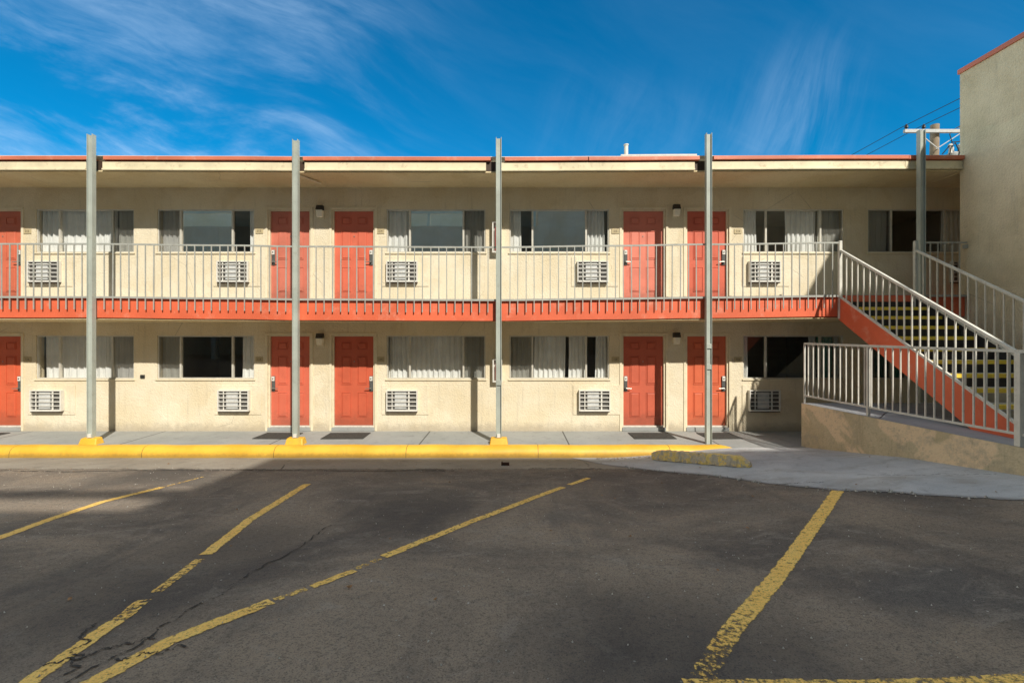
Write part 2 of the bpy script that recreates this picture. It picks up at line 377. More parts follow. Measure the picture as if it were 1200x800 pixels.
# apron: between this line and the kerb / ramp wall
AE = [(1.7,-2.3),(2.07,-2.58),(2.47,-3.0),(3.09,-3.61),(3.58,-4.43),(4.17,-5.04),(4.66,-5.17),(5.02,-5.48),(5.58,-5.89),(6.6,-6.6),(9.5,-8.0),(14,-9.5)]
def aey(x):
    if x <= AE[0][0]: return -1.6
    for (a, u), (b_, w) in zip(AE, AE[1:]):
        if a <= x <= b_: return u + (w-u)*(x-a)/(b_-a)
    return -9.5
nx, ny = 260, 60
vs = []; ev = []
for j in range(ny+1):
    for i in range(nx+1):
        x = 1.2 + (10-1.2)*i/nx; y0 = aey(x)-.12 if x > 1.7 else -2.3+ (1.7-x)*1.4 - .12
        y = y0 + (-1.572-y0)*j/ny
        vs.append((x, y, g(x, y)+.006)); ev.append(min(1, (y-y0)*3.2))
me = bpy.data.meshes.new('apron'); me.from_pydata(vs, [], [[j*(nx+1)+i, j*(nx+1)+i+1, (j+1)*(nx+1)+i+1, (j+1)*(nx+1)+i] for j in range(ny) for i in range(nx)])
me.update(); me.materials.append(M['apron']); a = me.attributes.new('e', 'FLOAT', 'POINT')
for p in me.polygons: p.use_smooth = True
for i, e in enumerate(ev): a.data[i].value = e
o = bpy.data.objects.new('apron', me); COL.objects.link(o); structure(o)
# sidewalk and kerb
_b = MB(); _P = [(-18,-1.375),(4.05,-1.375),(4.62,-1.572),(12,-1.572),(12,.02),(-18,.02)]; _n = 6
_b.add([(x,y,-.5) for x,y in _P]+[(x,y,0) for x,y in _P], [list(range(6))[::-1], list(range(6,12))]+[[i,(i+1)%6,6+(i+1)%6,6+i] for i in range(6)])
structure(_b.build('sidewalk', M['walk']))
prof = [(-1.345,-.01),(-1.35,.010),(-1.37,.017),(-1.43,.017),(-1.50,.006),(-1.545,-.018),(-1.58,-.06),(-1.598,-.12),(-1.61,-.35)]
k = MB(); xs = fr(-18, 3.9, 150)+[4.0]; n = len(prof); vs = []
for i, x in enumerate(xs):
    for j, (y, z) in enumerate(prof):
        X = x + (.75*(j/(n-1)) if i == len(xs)-1 else 0)
        w = .006*math.sin(X*3.1)+.004*math.sin(X*7.7+1)
        vs.append((X, y + w, z + .5*w*(j > 0)))
k.add(vs, [[i*n+j, i*n+j+1, (i+1)*n+j+1, (i+1)*n+j] for i in range(len(xs)-1) for j in range(n-1)], True)
structure(k.build('kerb', M['kerb']))
# parking lines : centre lines on the ground, width, wear
def strip(name, pts, w, m, z=.004, wear=lambda t: 1., kind='structure', step=.05, jit=.006):
    P = [Vector((p[0], p[1])) for p in pts]; out_ = []; L = 0; tot = sum((b-a).length for a, b in zip(P, P[1:]))
    for a, b in zip(P, P[1:]):
        n = max(1, int((b-a).length/step)); d = (b-a).normalized(); nn = Vector((-d.y, d.x))
        for i in range(n + (b is P[-1])):
            q = a + (b-a)*i/n; out_.append((q, nn, (L + (b-a).length*i/n)/tot))
        L += (b-a).length
    vs = []; ev = []
    for q, nn, t in out_:
        jj = random.uniform(-jit, jit); c_ = wear(t)
        for s_, e in ((-.5, 0), (-.38, 1), (0, 1), (.38, 1), (.5, 0)):
            p = q + nn*(w*s_ + jj); vs.append((p.x, p.y, g(p.x, p.y)+z)); ev.append(e*.45 + c_*.55 if e else c_*.35)
    me = bpy.data.meshes.new(name)
    me.from_pydata(vs, [], [[i*5+j, i*5+j+1, (i+1)*5+j+1, (i+1)*5+j] for i in range(len(out_)-1) for j in range(4)]); me.update()
    me.materials.append(m); a = me.attributes.new('e', 'FLOAT', 'POINT')
    for i, e in enumerate(ev): a.data[i].value = e
    o = bpy.data.objects.new(name, me); COL.objects.link(o)
    if kind: o['kind'] = kind
    return o
# every painted run is one worn strip
strip('parking_line', [(-5.13,-6.9),(-5.13,-6.3),(-5.23,-5.67),(-5.29,-4.94),(-5.12,-4.13)], .13, M['line'], wear=lambda t: 1.0 if t < .85 else .8)
strip('parking_line', [(-5.12,-4.13),(-5.0,-3.4)], .05, M['line'], wear=lambda t: .45)
strip('parking_line', [(-2.50,-9.2),(-2.54,-8.54),(-2.61,-7.8),(-2.65,-7.62)], .12, M['line'], wear=lambda t: .95 if t < .8 else .55)
strip('parking_line', [(-2.66,-7.50),(-2.75,-6.86)], .10, M['line'], wear=lambda t: .6)
strip('parking_line', [(-2.77,-6.75),(-2.96,-5.74),(-3.09,-3.92)], .13, M['line'], wear=lambda t: .95)
strip('parking_line', [(-2.6,-9.1),(-2.2,-8.54),(-2.08,-8.14),(-1.72,-7.64)], .13, M['line'], wear=lambda t: .97 if t < .9 else .7)
strip('parking_line', [(-1.71,-7.62),(-1.56,-7.44)], .08, M['line'], wear=lambda t: .45)
strip('parking_line', [(-1.53,-7.41),(-1.31,-7.1)], .09, M['line'], wear=lambda t: .85)
strip('parking_line', [(-1.31,-7.08),(-1.16,-6.83)], .08, M['line'], wear=lambda t: .28)
strip('parking_line', [(-1.15,-6.8),(-.47,-5.8),(.47,-4.49),(.75,-4.12)], .12, M['line'], wear=lambda t: .82)
strip('parking_line', [(.86,-3.97),(1.23,-3.49)], .11, M['line'], wear=lambda t: .85)
strip('parking_line', [(1.01,-8.5),(1.42,-7.99),(2.13,-7.23),(3.02,-6.26),(4.12,-5.07)], .15, M['line'], wear=lambda t: .38 + .55*ss(0, .3, t))
strip('parking_line', [(.9,-8.55),(1.35,-8.55),(2.7,-8.56),(5.0,-8.56)], .10, M['line'], wear=lambda t: .62)
# cracks
def wig(a, b, n, amp):
    a = Vector(a); b = Vector(b); d = (b-a); nn = Vector((-d.y, d.x)).normalized(); out_ = []; o_ = 0
    for i in range(n+1):
        o_ = o_*.7 + random.uniform(-amp, amp); out_.append(tuple(a + d*i/n + nn*o_))
    return out_
for a, b_, w_ in (((-2.32,-8.6),(-2.15,-7.4),.02), ((-2.15,-7.4),(-1.95,-5.9),.02), ((-2.25,-8.35),(-1.95,-8.2),.018), ((-2.39,-8.47),(-2.72,-7.95),.02),
               ((-2.6,-8.4),(-2.2,-8.1),.02), ((3.6,-4.55),(4.25,-4.6),.02), ((4.9,-4.3),(6.3,-4.9),.018), ((-9,-2.95),(-1,-2.85),.05), ((.3,-2.7),(1.6,-2.75),.04)):
    strip('asphalt_crack', wig(a, b_, 26, .03 if w_ < .04 else .05), w_, M['crack'], z=.0065, wear=lambda t: .75, jit=.008)

# small loose things on the ground
def scatter(name, m, n, region, smin, smax, flat, label, cat):
    b = MB()
    for i in range(n):
        x, y = region()
        if y > -1.65: continue
        s = random.uniform(smin, smax)**1; z = g(x, y) + .012
        if flat:
            a = random.uniform(0, 6.28); pts = []
            for q in range(5):
                t = a + q*1.2566; r = s*(1 if q % 2 else .6)
                pts.append((x+math.cos(t)*r, y+math.sin(t)*r, z + random.uniform(0, s*.6)))
            pts.append((x, y, z+s*.2)); b.add(pts, [[i_, (i_+1) % 5, 5] for i_ in range(5)])
        else:
            vs = []
            for q in range(5):
                t = q*1.2566+random.random()*.5; r = s*random.uniform(.6, 1); vs.append((x+math.cos(t)*r, y+math.sin(t)*r, z-.004))
            vs.append((x+random.uniform(-.3,.3)*s, y, z+s*.9)); b.add(vs, [[i_, (i_+1) % 5, 5] for i_ in range(5)])
    o = b.build(name, m); tag(o, label, cat, kind='stuff')
def reg_all(): return random.uniform(-9, 7), -9.6 + 7.5*random.random()**1.2
def reg_edge():
    x = random.uniform(2.0, 7.5); return x, aey(x) - abs(random.gauss(0, .12)) - .0
def reg_kerb(): return random.uniform(1.6, 3.2), random.gauss(-1.75, .08)
scatter('loose_gravel', M['stone'], 1500, reg_all, .003, .009, False, 'pale specks of gravel scattered over the dark asphalt', 'gravel')
scatter('edge_rubble', M['stone'], 150, reg_edge, .006, .028, False, 'crumbled concrete bits along the apron edge', 'rubble')
scatter('fallen_leaves', M['leaf'], 60, reg_all, .012, .03, True, 'dry brown leaves scattered on the asphalt', 'leaves')
scatter('kerb_litter', M['leaf'], 120, reg_kerb, .008, .025, True, 'brown leaf litter caught at the foot of the yellow kerb', 'leaves')
scatter('gutter_leaves', M['leaf'], 70, lambda: (random.uniform(-9, 2), random.gauss(-2.85, .08)), .006, .016, True, 'thin line of dry litter at the gutter edge', 'leaves')

# broken parking block
b = MB(); n = 70; L = 2.15; ring = [(-.105,0),(-.100,.06),(-.070,.135),(0,.142),(.066,.136),(.098,.06),(.105,0)]
vs = []
for i in range(n+1):
    t = i/n; taper = 1 - .55*ss(.9, 1, t) - .25*ss(.08, 0, t)
    for (u, h) in ring:
        vs.append(((t-.5)*L + random.uniform(-.006,.006), u*taper + random.uniform(-.008,.008), max(0, h*taper + .006*math.sin(i*.9)*math.sin(i*.37) + (random.uniform(-.007,.003) if h > .02 else 0))))
b.add(vs, [[i*7+j, (i+1)*7+j, (i+1)*7+j+1, i*7+j+1] for i in range(n) for j in range(6)])
b.add(vs[:7], [[0,1,2,3,4,5,6]]); b.add(vs[-7:], [[6,5,4,3,2,1,0]])
o = b.build('parking_block', M['stopc'])
p0 = Vector((2.72,-2.02,g(2.72,-2.02))); p1 = Vector((3.86,-3.42,g(3.86,-3.42)))
d = (p1-p0); o.location = (p0+p1)/2 + Vector((0,0,.012)); o.rotation_euler = (0, -math.atan2(d.z, d.xy.length), math.atan2(d.y, d.x)); o.scale = (d.length/L, 1.0, 1.25)
tag(o, 'crumbling weathered yellow concrete parking block lying where the kerb ends', 'parking block')
# drain hole in gutter, built as a small raised rusty block
b = MB(); b.box(-.17,-.05,-2.42,-2.37,g(0,-2.4)-.02,g(0,-2.4)+.055).box(-.195,-.17,-2.42,-2.37,g(0,-2.4)-.02,g(0,-2.4)+.07)
tag(b.build('drain_hole_stub', paint('rust', (.08,.035,.02), .9, .3, 20), bevel=.008), 'small rusty block standing for the drain hole in the gutter below the middle post', 'metal stub')

# ------------------------------------------------------------------ motel building
motel = empty('motel_building', (0, 4, 0), 'two-storey cream stucco motel with coral doors and an orange-edged balcony', 'motel')
motel.location = (0, 0, 0)
UP = (5.16, 3.03); LO = (2.21, .12)
DOORS = [(-24, 23), (316, 362), (391, 437), (731, 778), (806, 852)]
WINS = [(42, 157, 69, 131), (184, 298, 211, 272), (453, 569, 480, 543), (597, 714, 624, 687), (871, 989, 898, 962), (1017, 1135, 1045, 1108)]
xc = set(); holes = []
for (a, b_) in DOORS:
    for (t, s_) in ((5.19, 3.0), (2.25, 0.0)):
        holes.append((FX(a)-.045, FX(b_)+.045, s_, t))
for w in WINS:
    holes.append((FX(w[0]), FX(w[1]), 4.18, 5.2)); holes.append((FX(w[0]), FX(w[1]), 1.22, 2.24))
WX0, WX1, WZ0, WZ1 = -18, 13, -.3, 5.72
xs = sorted({WX0, WX1} | {round(h[0],4) for h in holes} | {round(h[1],4) for h in holes})
zs = sorted({WZ0, WZ1} | {round(h[2],4) for h in holes} | {round(h[3],4) for h in holes})
W = MB()
for i in range(len(xs)-1):
    for j in range(len(zs)-1):
        cx = (xs[i]+xs[i+1])/2; cz = (zs[j]+zs[j+1])/2
        if any(h[0] < cx < h[1] and h[2] < cz < h[3] for h in holes): continue
        W.add([(xs[i],0,zs[j]),(xs[i+1],0,zs[j]),(xs[i+1],0,zs[j+1]),(xs[i],0,zs[j+1])], [[0,1,2,3]])
for (a, b_, c_, d_) in holes:
    Y = .2
    W.add([(a,0,c_),(a,Y,c_),(a,Y,d_),(a,0,d_)], [[0,1,2,3]]); W.add([(b_,0,c_),(b_,0,d_),(b_,Y,d_),(b_,Y,c_)], [[0,1,2,3]])
    W.add([(a,0,d_),(a,Y,d_),(b_,Y,d_),(b_,0,d_)], [[0,1,2,3]]); W.add([(a,0,c_),(b_,0,c_),(b_,Y,c_),(a,Y,c_)], [[0,1,2,3]])
W.add([(WX0,0,WZ0),(WX0,0,WZ1),(WX0,8,WZ1),(WX0,8,WZ0)], [[0,1,2,3]]); W.add([(WX1,0,WZ0),(WX1,8,WZ0),(WX1,8,WZ1),(WX1,0,WZ1)], [[0,1,2,3]])
W.add([(WX0,8,WZ0),(WX0,8,WZ1),(WX1,8,WZ1),(WX1,8,WZ0)], [[0,1,2,3]])
W.build('wall', M['stucco'], motel)
# roof: soffit, fascia board in lengths, salmon metal edge
def wavy(name, m, x0, x1, y0, y1, z0, z1, amp=1., off=0, bev=0, parent=motel, steps=60, drop=0):
    b = MB(); xs_ = fr(x0, x1, steps); vs = []
    for x in xs_:
        s_ = sag(x)*amp + off
        vs += [(x, y0, z0+s_-drop), (x, y1, z0+ (s_ if y1 < -.9 else 0)), (x, y1, z1+(s_ if y1 < -.9 else 0)), (x, y0, z1+s_)]
    n = len(xs_)
    fs = [[i*4+j, i*4+(j+1) % 4, (i+1)*4+(j+1) % 4, (i+1)*4+j][::-1] for i in range(n-1) for j in range(4)]
    b.add(vs, fs); b.add(vs[:4], [[0,1,2,3]]); b.add(vs[-4:], [[3,2,1,0]])
    return b.build(name, m, parent, bevel=bev)
RX1 = 9.52
YF0 = YF; YF = -1.075
roof = MB().box(-18, 13, 0.001, 8, 5.72, 5.99).build('roof', M['roofing'], motel)
wavy('soffit', M['stucco_soffit'], -18, RX1, YF+.02, 0, 5.70, 5.88, .35)
MB().box(RX1+.002, 13, -1.0, 0, 5.70, 5.93).build('soffit', M['stucco_soffit'], motel)
segs = [(-18,-13.4),(-13.38,-9.0),(-8.65,-4.62),(-4.38,-.55),(-.22,3.86),(4.22,8.3),(8.31,RX1)]
for i, (a, b_) in enumerate(segs):
    o1 = random.uniform(-.008, .008)
    wavy('fascia_board', M['fascia'], a, b_, YF-.012, YF+.015, 5.765, 5.905, .35, o1, .004, steps=20)
    wavy('fascia_lip', M['fascia'], a, b_, YF-.035, YF+.012, 5.725, 5.762, .35, o1+random.uniform(-.004,.004), .006, steps=20)
wavy('fascia_back', M['ink'], -18, RX1, YF+.018, YF+.03, 5.73, 5.93, .35, steps=60)
caps = [(-18,-11.2),(-11.19,-8.9),(-8.6,-4.62),(-4.4,-.45),(-.15,1.6),(1.62,3.95),(4.25,8.35),(8.36,RX1)]
for i, (a, b_) in enumerate(caps):
    wavy('roof_edge', M['cap'], a, b_, YF-.055, YF+.25, 5.935, 6.012, .35, random.uniform(-.006,.006), .006, steps=20)
# strip of pale flashing on top
wavy('flashing', M['white'], -18, RX1, YF-.03, YF+.3, 6.014, 6.024, .35, steps=60)
wavy('flashing', M['white'], 2.3, 3.9, YF-.03, YF+.3, 6.03, 6.06, .35, steps=10)
# conduit stub under the soffit
MB().cyl((-4.55,-.95,5.68),(-4.30,-.45,5.66),.022).build('conduit', M['trim'], motel)
YF = YF0
# balcony
bal = wavy('balcony_slab', M['orange'], -18, RX1, YF, -.012, 2.573, SLAB, 1, 0, .008)
MB().box(RX1+.002, 13, -1.0, -.012, 2.60, SLAB).build('balcony_slab', M['orange'], motel)
wavy('balcony_deck', M['platform'], -18, RX1-.002, YF-.001, -.013, SLAB+.001, SLAB+.008, 1)
wavy('slab_underside', M['stucco_soffit'], -18, RX1, YF+.03, -.002, 2.55, 2.57, .8, 0)

# interiors
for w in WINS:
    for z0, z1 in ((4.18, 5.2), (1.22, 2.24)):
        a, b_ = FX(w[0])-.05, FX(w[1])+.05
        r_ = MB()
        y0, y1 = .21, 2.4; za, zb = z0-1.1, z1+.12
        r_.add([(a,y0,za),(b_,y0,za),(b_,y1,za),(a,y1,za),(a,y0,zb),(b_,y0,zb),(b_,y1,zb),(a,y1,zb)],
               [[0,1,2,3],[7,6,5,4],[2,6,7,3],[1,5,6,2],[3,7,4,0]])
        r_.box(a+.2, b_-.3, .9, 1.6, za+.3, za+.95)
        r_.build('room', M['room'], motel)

# doors
def six_panel(W_, H_):
    b = MB(); b.box(0, W_, 0, .04, 0, H_)
    cols = [(.17*W_, .42*W_), (.58*W_, .83*W_)]
    k = H_/2.09
    for (p, q) in cols:
        for (s_, t) in ((.19*k, .78*k), (.96*k, 1.63*k), (1.78*k, 1.96*k)):
            # sunk moulding ring + raised field
            e = .022
            b.box(p, q, -.012, .001, s_, s_+.014).box(p, q, -.012, .001, t-.014, t)
            b.box(p, p+.014, -.012, .001, s_+.014, t-.014).box(q-.014, q, -.012, .001, s_+.014, t-.014)
            a0 = (p+e+.012, q-e-.012, s_+e+.012, t-e-.012)
            v = [(p+e,-.0005,s_+e),(q-e,-.0005,s_+e),(q-e,-.0005,t-e),(p+e,-.0005,t-e),(a0[0],-.014,a0[2]),(a0[1],-.014,a0[2]),(a0[1],-.014,a0[3]),(a0[0],-.014,a0[3])]
            b.add(v, [[4,5,6,7],[0,1,5,4],[1,2,6,5],[2,3,7,6],[3,0,4,7]])
    return b
def make_door(u0, u1, upper, lock_right):
    z0, z1 = (3.075, 5.16) if upper else (.125, 2.215)
    x0, x1 = FX(u0), FX(u1); Wd = x1-x0; H = z1-z0
    d = six_panel(Wd, H).build('door', M['upper_door' if upper else 'door'], motel, bevel=.002, seg=1); d.location = (x0, .075, z0)
    f = MB()
    for (a, b_) in ((-.043, -.003), (Wd+.003, Wd+.043)): f.box(a, b_, -.055, .06, -.1, H+.03)
    f.box(-.003, Wd+.003, -.055, .06, H+.003, H+.03)
    for (a, b_) in ((-.10, -.044), (Wd+.044, Wd+.10)): f.box(a, b_, -.092, -.0755, -(z0-(SLAB+.008 if upper else .004)), H+.085)
    f.box(-.044, Wd+.044, -.092, -.0755, H+.031, H+.085)
    f.build('door_frame', M['trim'], d, bevel=.004)
    MB().box(-.003, Wd+.003, -.06, .05, -.035, -.004).build('threshold', M['white_sill'], d, bevel=.005)
    if not upper: MB().box(-.042, Wd+.042, -.11, .05, -.122, -.037).build('door_step', M['walk'], d, bevel=.008)
    lx = Wd-.10 if lock_right else .015; sgn = -1 if lock_right else 1
    zc = .80 if not upper else .82
    lk = MB().box(lx, lx+.085, -.028, 0, zc, zc+.36).build('lock', M['lockgrey'] , d, bevel=.014)
    MB().box(lx+.008, lx+.077, -.042, -.0285, zc+.245, zc+.35).build('keypad', M['white'], lk, bevel=.006)
    MB().cyl((lx+.042,-.05,zc+.30),(lx+.042,-.043,zc+.30),.014).build('card_slot', M['dark'], lk)
    hb = MB(); hb.cyl((lx+.042,-.03,zc+.075),(lx+.042,-.075,zc+.075),.02); hb.cyl((lx+.042,-.068,zc+.075),(lx+.042+sgn*.13,-.068,zc+.07),.011,.009)
    hb.build('handle', M['nickel'], lk)
    MB().cyl((Wd*.5,-.01,1.50),(Wd*.5,.0,1.50),.014).build('peephole', M['nickel'], d)
    return d
for i, (a, b_) in enumerate(DOORS):
    for up in (True, False): make_door(a, b_, up, i in (0, 2, 4))

# windows
def curtain(u0, u1, z0, z1, y, m, parent, amp=.028, wl=.11, gather=0, top_in=0):
    x0, x1 = u0, u1; n = max(8, int((x1-x0)/.008)); b = MB(); vs = []; ph = random.random()*6
    wl = wl*random.uniform(.75, 1.5); amp *= random.uniform(.7, 1.25); f1 = 2*math.pi/wl; rows = 9
    for j in range(rows+1):
        t = j/rows
        for i in range(n+1):
            s_ = i/n; xx = x0 + (x1-x0)*s_
            w_ = math.sin(xx*f1 + ph + 1.7*math.sin(xx*4.1+ph)) + .35*math.sin(xx*f1*2.3 + ph*2)
            w_ *= amp*(1.05-.45*t)*(.6+.4*math.sin(xx*2.9+ph)**2)
            xo = xx + .01*math.sin(xx*9+t*3) + top_in*t*(s_-.5)
            vs.append((xo, y + w_ + .006*math.sin(t*7+xx*5), z0 + (z1-z0)*t))
    b.add(vs, [[j*(n+1)+i, j*(n+1)+i+1, (j+1)*(n+1)+i+1, (j+1)*(n+1)+i] for j in range(rows) for i in range(n)], True)
    return b.build('curtain', m, parent)
CUR = {  # (window index, upper): list of (u0,u1,material)
 (0,1): [(43,132,'curtain'),(133,156,'sheer')], (1,1): [(185,210,'curtain'),(289,297,'curtain')],
 (2,1): [(454,479,'curtain'),(545,569,'sheer')], (3,1): [(598,611,'curtain'),(689,709,'curtain')],
 (4,1): [(872,890,'curtain'),(925,961,'curtain'),(963,988,'sheer')], (5,1): [(1018,1044,'sheer'),(1110,1134,'curtain')],
 (0,0): [(46,97,'curtain'),(104,156,'curtain')], (1,0): [(185,209,'sheer'),(280,297,'curtain')],
 (2,0): [(454,542,'curtain'),(542,569,'sheer')], (3,0): [(598,625,'sheer'),(626,663,'curtain'),(667,687,'curtain'),(699,713,'curtain')],
 (4,0): [(873,880,'curtain'),(952,960,'sheer'),(961,980,'teal'),(981,989,'sheer')], (5,0): [(1018,1030,'sheer'),(1031,1044,'teal'),(1050,1062,'teal'),(1066,1080,'sheer'),(1082,1100,'teal')]}
SCREEN = {(0,1): 2, (1,1): 0, (2,1): 2, (3,1): None, (4,1): 2, (5,1): 0, (0,0): 2, (1,0): 0, (2,0): 2, (3,0): 0, (4,0): None, (5,0): 0}
for i, w in enumerate(WINS):
    for up in (1, 0):
        z0, z1 = (4.18, 5.2) if up else (1.22, 2.24)
        x = [FX(q) for q in (w[0], w[2], w[3], w[1])]
        f = MB(); t = .028; a, b_ = x[0]+.002, x[3]-.002; z0f, z1f = z0+.002, z1-.002
        f.box(a, b_, .02, .075, z0f, z0f+t).box(a, b_, .02, .075, z1f-t, z1f)
        f.box(a, a+t, .02, .075, z0f+t, z1f-t).box(b_-t, b_, .02, .075, z0f+t, z1f-t)
        for xm in x[1:3]: f.box(xm-.021, xm+.021, .012, .07, z0f+t, z1f-t)
        si = SCREEN[(i, up)]
        win = f.build('window', M['alu'], motel, bevel=.003, seg=1)
        xs3 = [(x[0]+.03, x[1]-.0215), (x[1]+.0215, x[2]-.0215), (x[2]+.0215, x[3]-.03)]
        for j, (p, q) in enumerate(xs3):
            gm = M['glass_bright'] if (up and i in (1,2,3) and j == 1) else M['glass']
            pb = MB(); yy = .048 if j == 1 else .058
            pb.add([(p,yy,z0f+t),(q,yy,z0f+t),(q,yy,z1f-t),(p,yy,z1f-t)], [[0,1,2,3]]); pb.build('pane', gm, win)
            if si == j:
                sb = MB(); sb.add([(p,.03,z0f+t),(q,.03,z0f+t),(q,.03,z1f-t),(p,.03,z1f-t)], [[0,1,2,3]]); sb.build('insect_screen', M['screen'], win)
        sl = MB().box(a-.03, b_+.03, -.028, .018, z0-.032, z0+.0015); sl.build('sill', M['trim'], win, bevel=.006)
        for (u0, u1, mm) in CUR[(i, up)]: curtain(FX(u0), FX(u1), z0-.1, z1+.04, .15, M[mm], win, .03 if mm != 'sheer' else .022)
# small electric box beside W1/W2 etc.
MB().box(FX(165),FX(170),-.025,-.001,FZ(443),FZ(439)).build('vent', M['dark'], motel, bevel=.003)

# ------------------------------------------------------------------ air conditioners
def make_ac(u0, u1, z0, z1, label, proto=None):
    x0, x1 = FX(u0), FX(u1)
    t = empty('air_conditioner', (x0, 0, z0), label, 'air conditioner', 'through-wall air conditioners under the windows')
    if proto:
        for ch in proto.children:
            c_ = ch.copy(); COL.objects.link(c_); c_.parent = t
            for g_ in ch.children:
                e_ = g_.copy(); COL.objects.link(e_); e_.parent = c_
        return t
    w, h = x1-x0, z1-z0; P = .11
    s_ = MB()
    for (a, b_, c_, d_) in ((-.14, w+.42-.14, h+.03, h+.10), (-.14, w+.28, -.10, -.03)): s_.box(a, b_, -.022, -.001, c_, d_)
    s_.box(-.14, -.03, -.022, -.001, -.03, h+.03).box(w+.03, w+.28, -.022, -.001, -.03, h+.03)
    s_ = MB().box(-.13, w+.25, -.016, -.001, -.09, h+.11)
    s_.build('surround', M['stucco'], t, bevel=.004)
    hb = MB()
    hb.box(-.002, .022, -P, -.017, 0, h).box(w-.022, w+.002, -P, -.017, 0, h).box(.022, w-.022, -P, -.017, h-.025, h).box(.022, w-.022, -P-.012, -.017, 0, .035)
    hs = hb.build('housing', M['white'], t, bevel=.004)
    MB().box(.023, w-.023, -P+.05, -.018, .036, h-.026).build('coil', M['fins'], t)
    gb = MB()
    for k_ in range(4):
        z = .036 + (h-.07)*(k_+.85)/4.4
        gb.box(.024, w-.024, -P-.004, -P+.012, z, z+.018)
    gb.box(w*.70, w*.70+.035, -P+.013, -P+.03, .037, h-.027)
    gb.box(w*.17, w*.17+.02, -P+.013, -P+.03, .037, h-.027)
    gb.build('grille', M['white'], t, bevel=.002, seg=1)
    MB().box(w*.27, w*.64, -P+.022, -P+.04, .06, h-.05).build('filter_panel', M['galv'], t)
    MB().box(.01, w-.01, -P+.01, -.018, -.022, -.003).build('drip_tray', M['ink'], t)
    return t
A = [(37,73),(257,293),(454,490),(677,713),(877,913)]
nm = ['far left window','window left of the second column','window left of the middle column','window right of the middle column','window right of the fourth column']
pro = make_ac(454, 490, .48, .97, 'white louvred air conditioner below the fully curtained ground-floor window', None)
make_ac(40, 76, .48, .97, 'white air conditioner by the doorway at the left edge, ground floor', pro)
make_ac(258, 294, .48, .97, 'ground-floor air conditioner under the window with the dark middle pane left of the second column', pro)
make_ac(678, 714, .48, .97, 'ground-floor air conditioner just left of the door crossed by a column shadow', pro)
make_ac(876, 912, .48, .97, 'shaded ground-floor air conditioner beside the ramp, under the dark window', pro)
make_ac(37, 73, 3.48, 3.97, 'upper-floor air conditioner behind the balcony rail at far left', pro)
make_ac(257, 293, 3.48, 3.97, 'upper air conditioner behind the rail between the first and second columns', pro)
make_ac(454, 490, 3.48, 3.97, 'upper air conditioner behind the rail between the second and third columns', pro)
make_ac(676, 712, 3.48, 3.97, 'upper air conditioner behind the rail between the third and fourth columns', pro)
make_ac(876, 912, 3.48, 3.97, 'upper air conditioner behind the rail between the fourth column and the stairs', pro)
make_ac(1112, 1148, 3.48, 3.97, 'shaded air conditioner on the landing at the corner of the tall tan wall', pro)

# ------------------------------------------------------------------ wall lamps, number plates, boxes, mats
def make_lamp(u, z, label, proto=None):
    t = empty('wall_lamp', (FX(u), 0, z), label, 'lamp', 'wall lamps between paired doors')
    if proto:
        for ch in proto.children: c_ = ch.copy(); COL.objects.link(c_); c_.parent = t
        return t
    MB().box(-.085,.085,-.012,-.001,-.30,.05).build('back_plate', M['trim'], t, bevel=.003)
    v = [(-.085,-.013,-.09),(.085,-.013,-.09),(.085,-.013,.02),(-.085,-.013,.02),(-.08,-.13,-.09),(.08,-.13,-.09),(.07,-.10,.02),(-.07,-.10,.02)]
    b = MB(); b.add(v, [[0,1,2,3],[7,6,5,4],[0,4,5,1],[1,5,6,2],[2,6,7,3],[3,7,4,0]]); b.build('hood', M['dark'], t, bevel=.008)
    v = [(-.075,-.013,-.25),(.075,-.013,-.25),(.08,-.013,-.092),(-.08,-.013,-.092),(-.06,-.10,-.25),(.06,-.10,-.25),(.072,-.12,-.092),(-.072,-.12,-.092)]
    b = MB(); b.add(v, [[0,1,2,3],[7,6,5,4],[0,4,5,1],[1,5,6,2],[2,6,7,3],[3,7,4,0]]); b.build('diffuser', M['frost'], t, bevel=.012)
    return t
lp = make_lamp(376, 5.25, 'upper wall lamp with dark hood between the left pair of balcony doors')
make_lamp(792, 5.27, 'upper wall lamp with dark hood between the right pair of balcony doors', lp)
make_lamp(376, 2.27, 'ground-floor wall lamp with dark hood between the left pair of doors', lp)
make_lamp(792, 2.29, 'ground-floor wall lamp with dark hood between the right pair of doors', lp)

def text_mesh(s_, size, name, m, parent):
    cu = bpy.data.curves.new('tmp', 'FONT'); cu.body = s_; cu.size = size; cu.align_x = 'CENTER'; cu.align_y = 'CENTER'; cu.extrude = .001
    to = bpy.data.objects.new('tmp', cu); COL.objects.link(to); bpy.context.view_layer.update()
    me = bpy.data.meshes.new_from_object(to.evaluated_get(bpy.context.evaluated_depsgraph_get()))
    bpy.data.objects.remove(to); me.materials.clear(); me.materials.append(m)
    o = bpy.data.objects.new(name, me); COL.objects.link(o); o.parent = parent; o.rotation_euler = (R(90), 0, 0); return o
def plate(u, v, s_, label):
    t = empty('room_number_plate', (FX(u), 0, FZ(v)), label, 'number plate', 'room number plates beside the doors')
    MB().box(-.088,.088,-.014,-.001,-.058,.058).build('plate', M['brass'], t, bevel=.004)
    o = text_mesh(s_, .062, 'digits', M['ink'], t); o.location = (0, -.0155, 0)
side = ['right of the door at the far left edge','left of the left paired door','right of the second paired door','left of the door with the shadow stripe','right of the door behind the fourth column']
for i, (u, s_) in enumerate(((32.5,'12'),(304,'13'),(446,'14'),(721,'15'),(864.5,'16'))):
    plate(u, 271, '2'+s_, 'plate 2%s upstairs, %s' % (s_, side[i]))
    plate(u if i else 32.5, 421, '1'+s_, 'plate 1%s downstairs, %s' % (s_, side[i]))

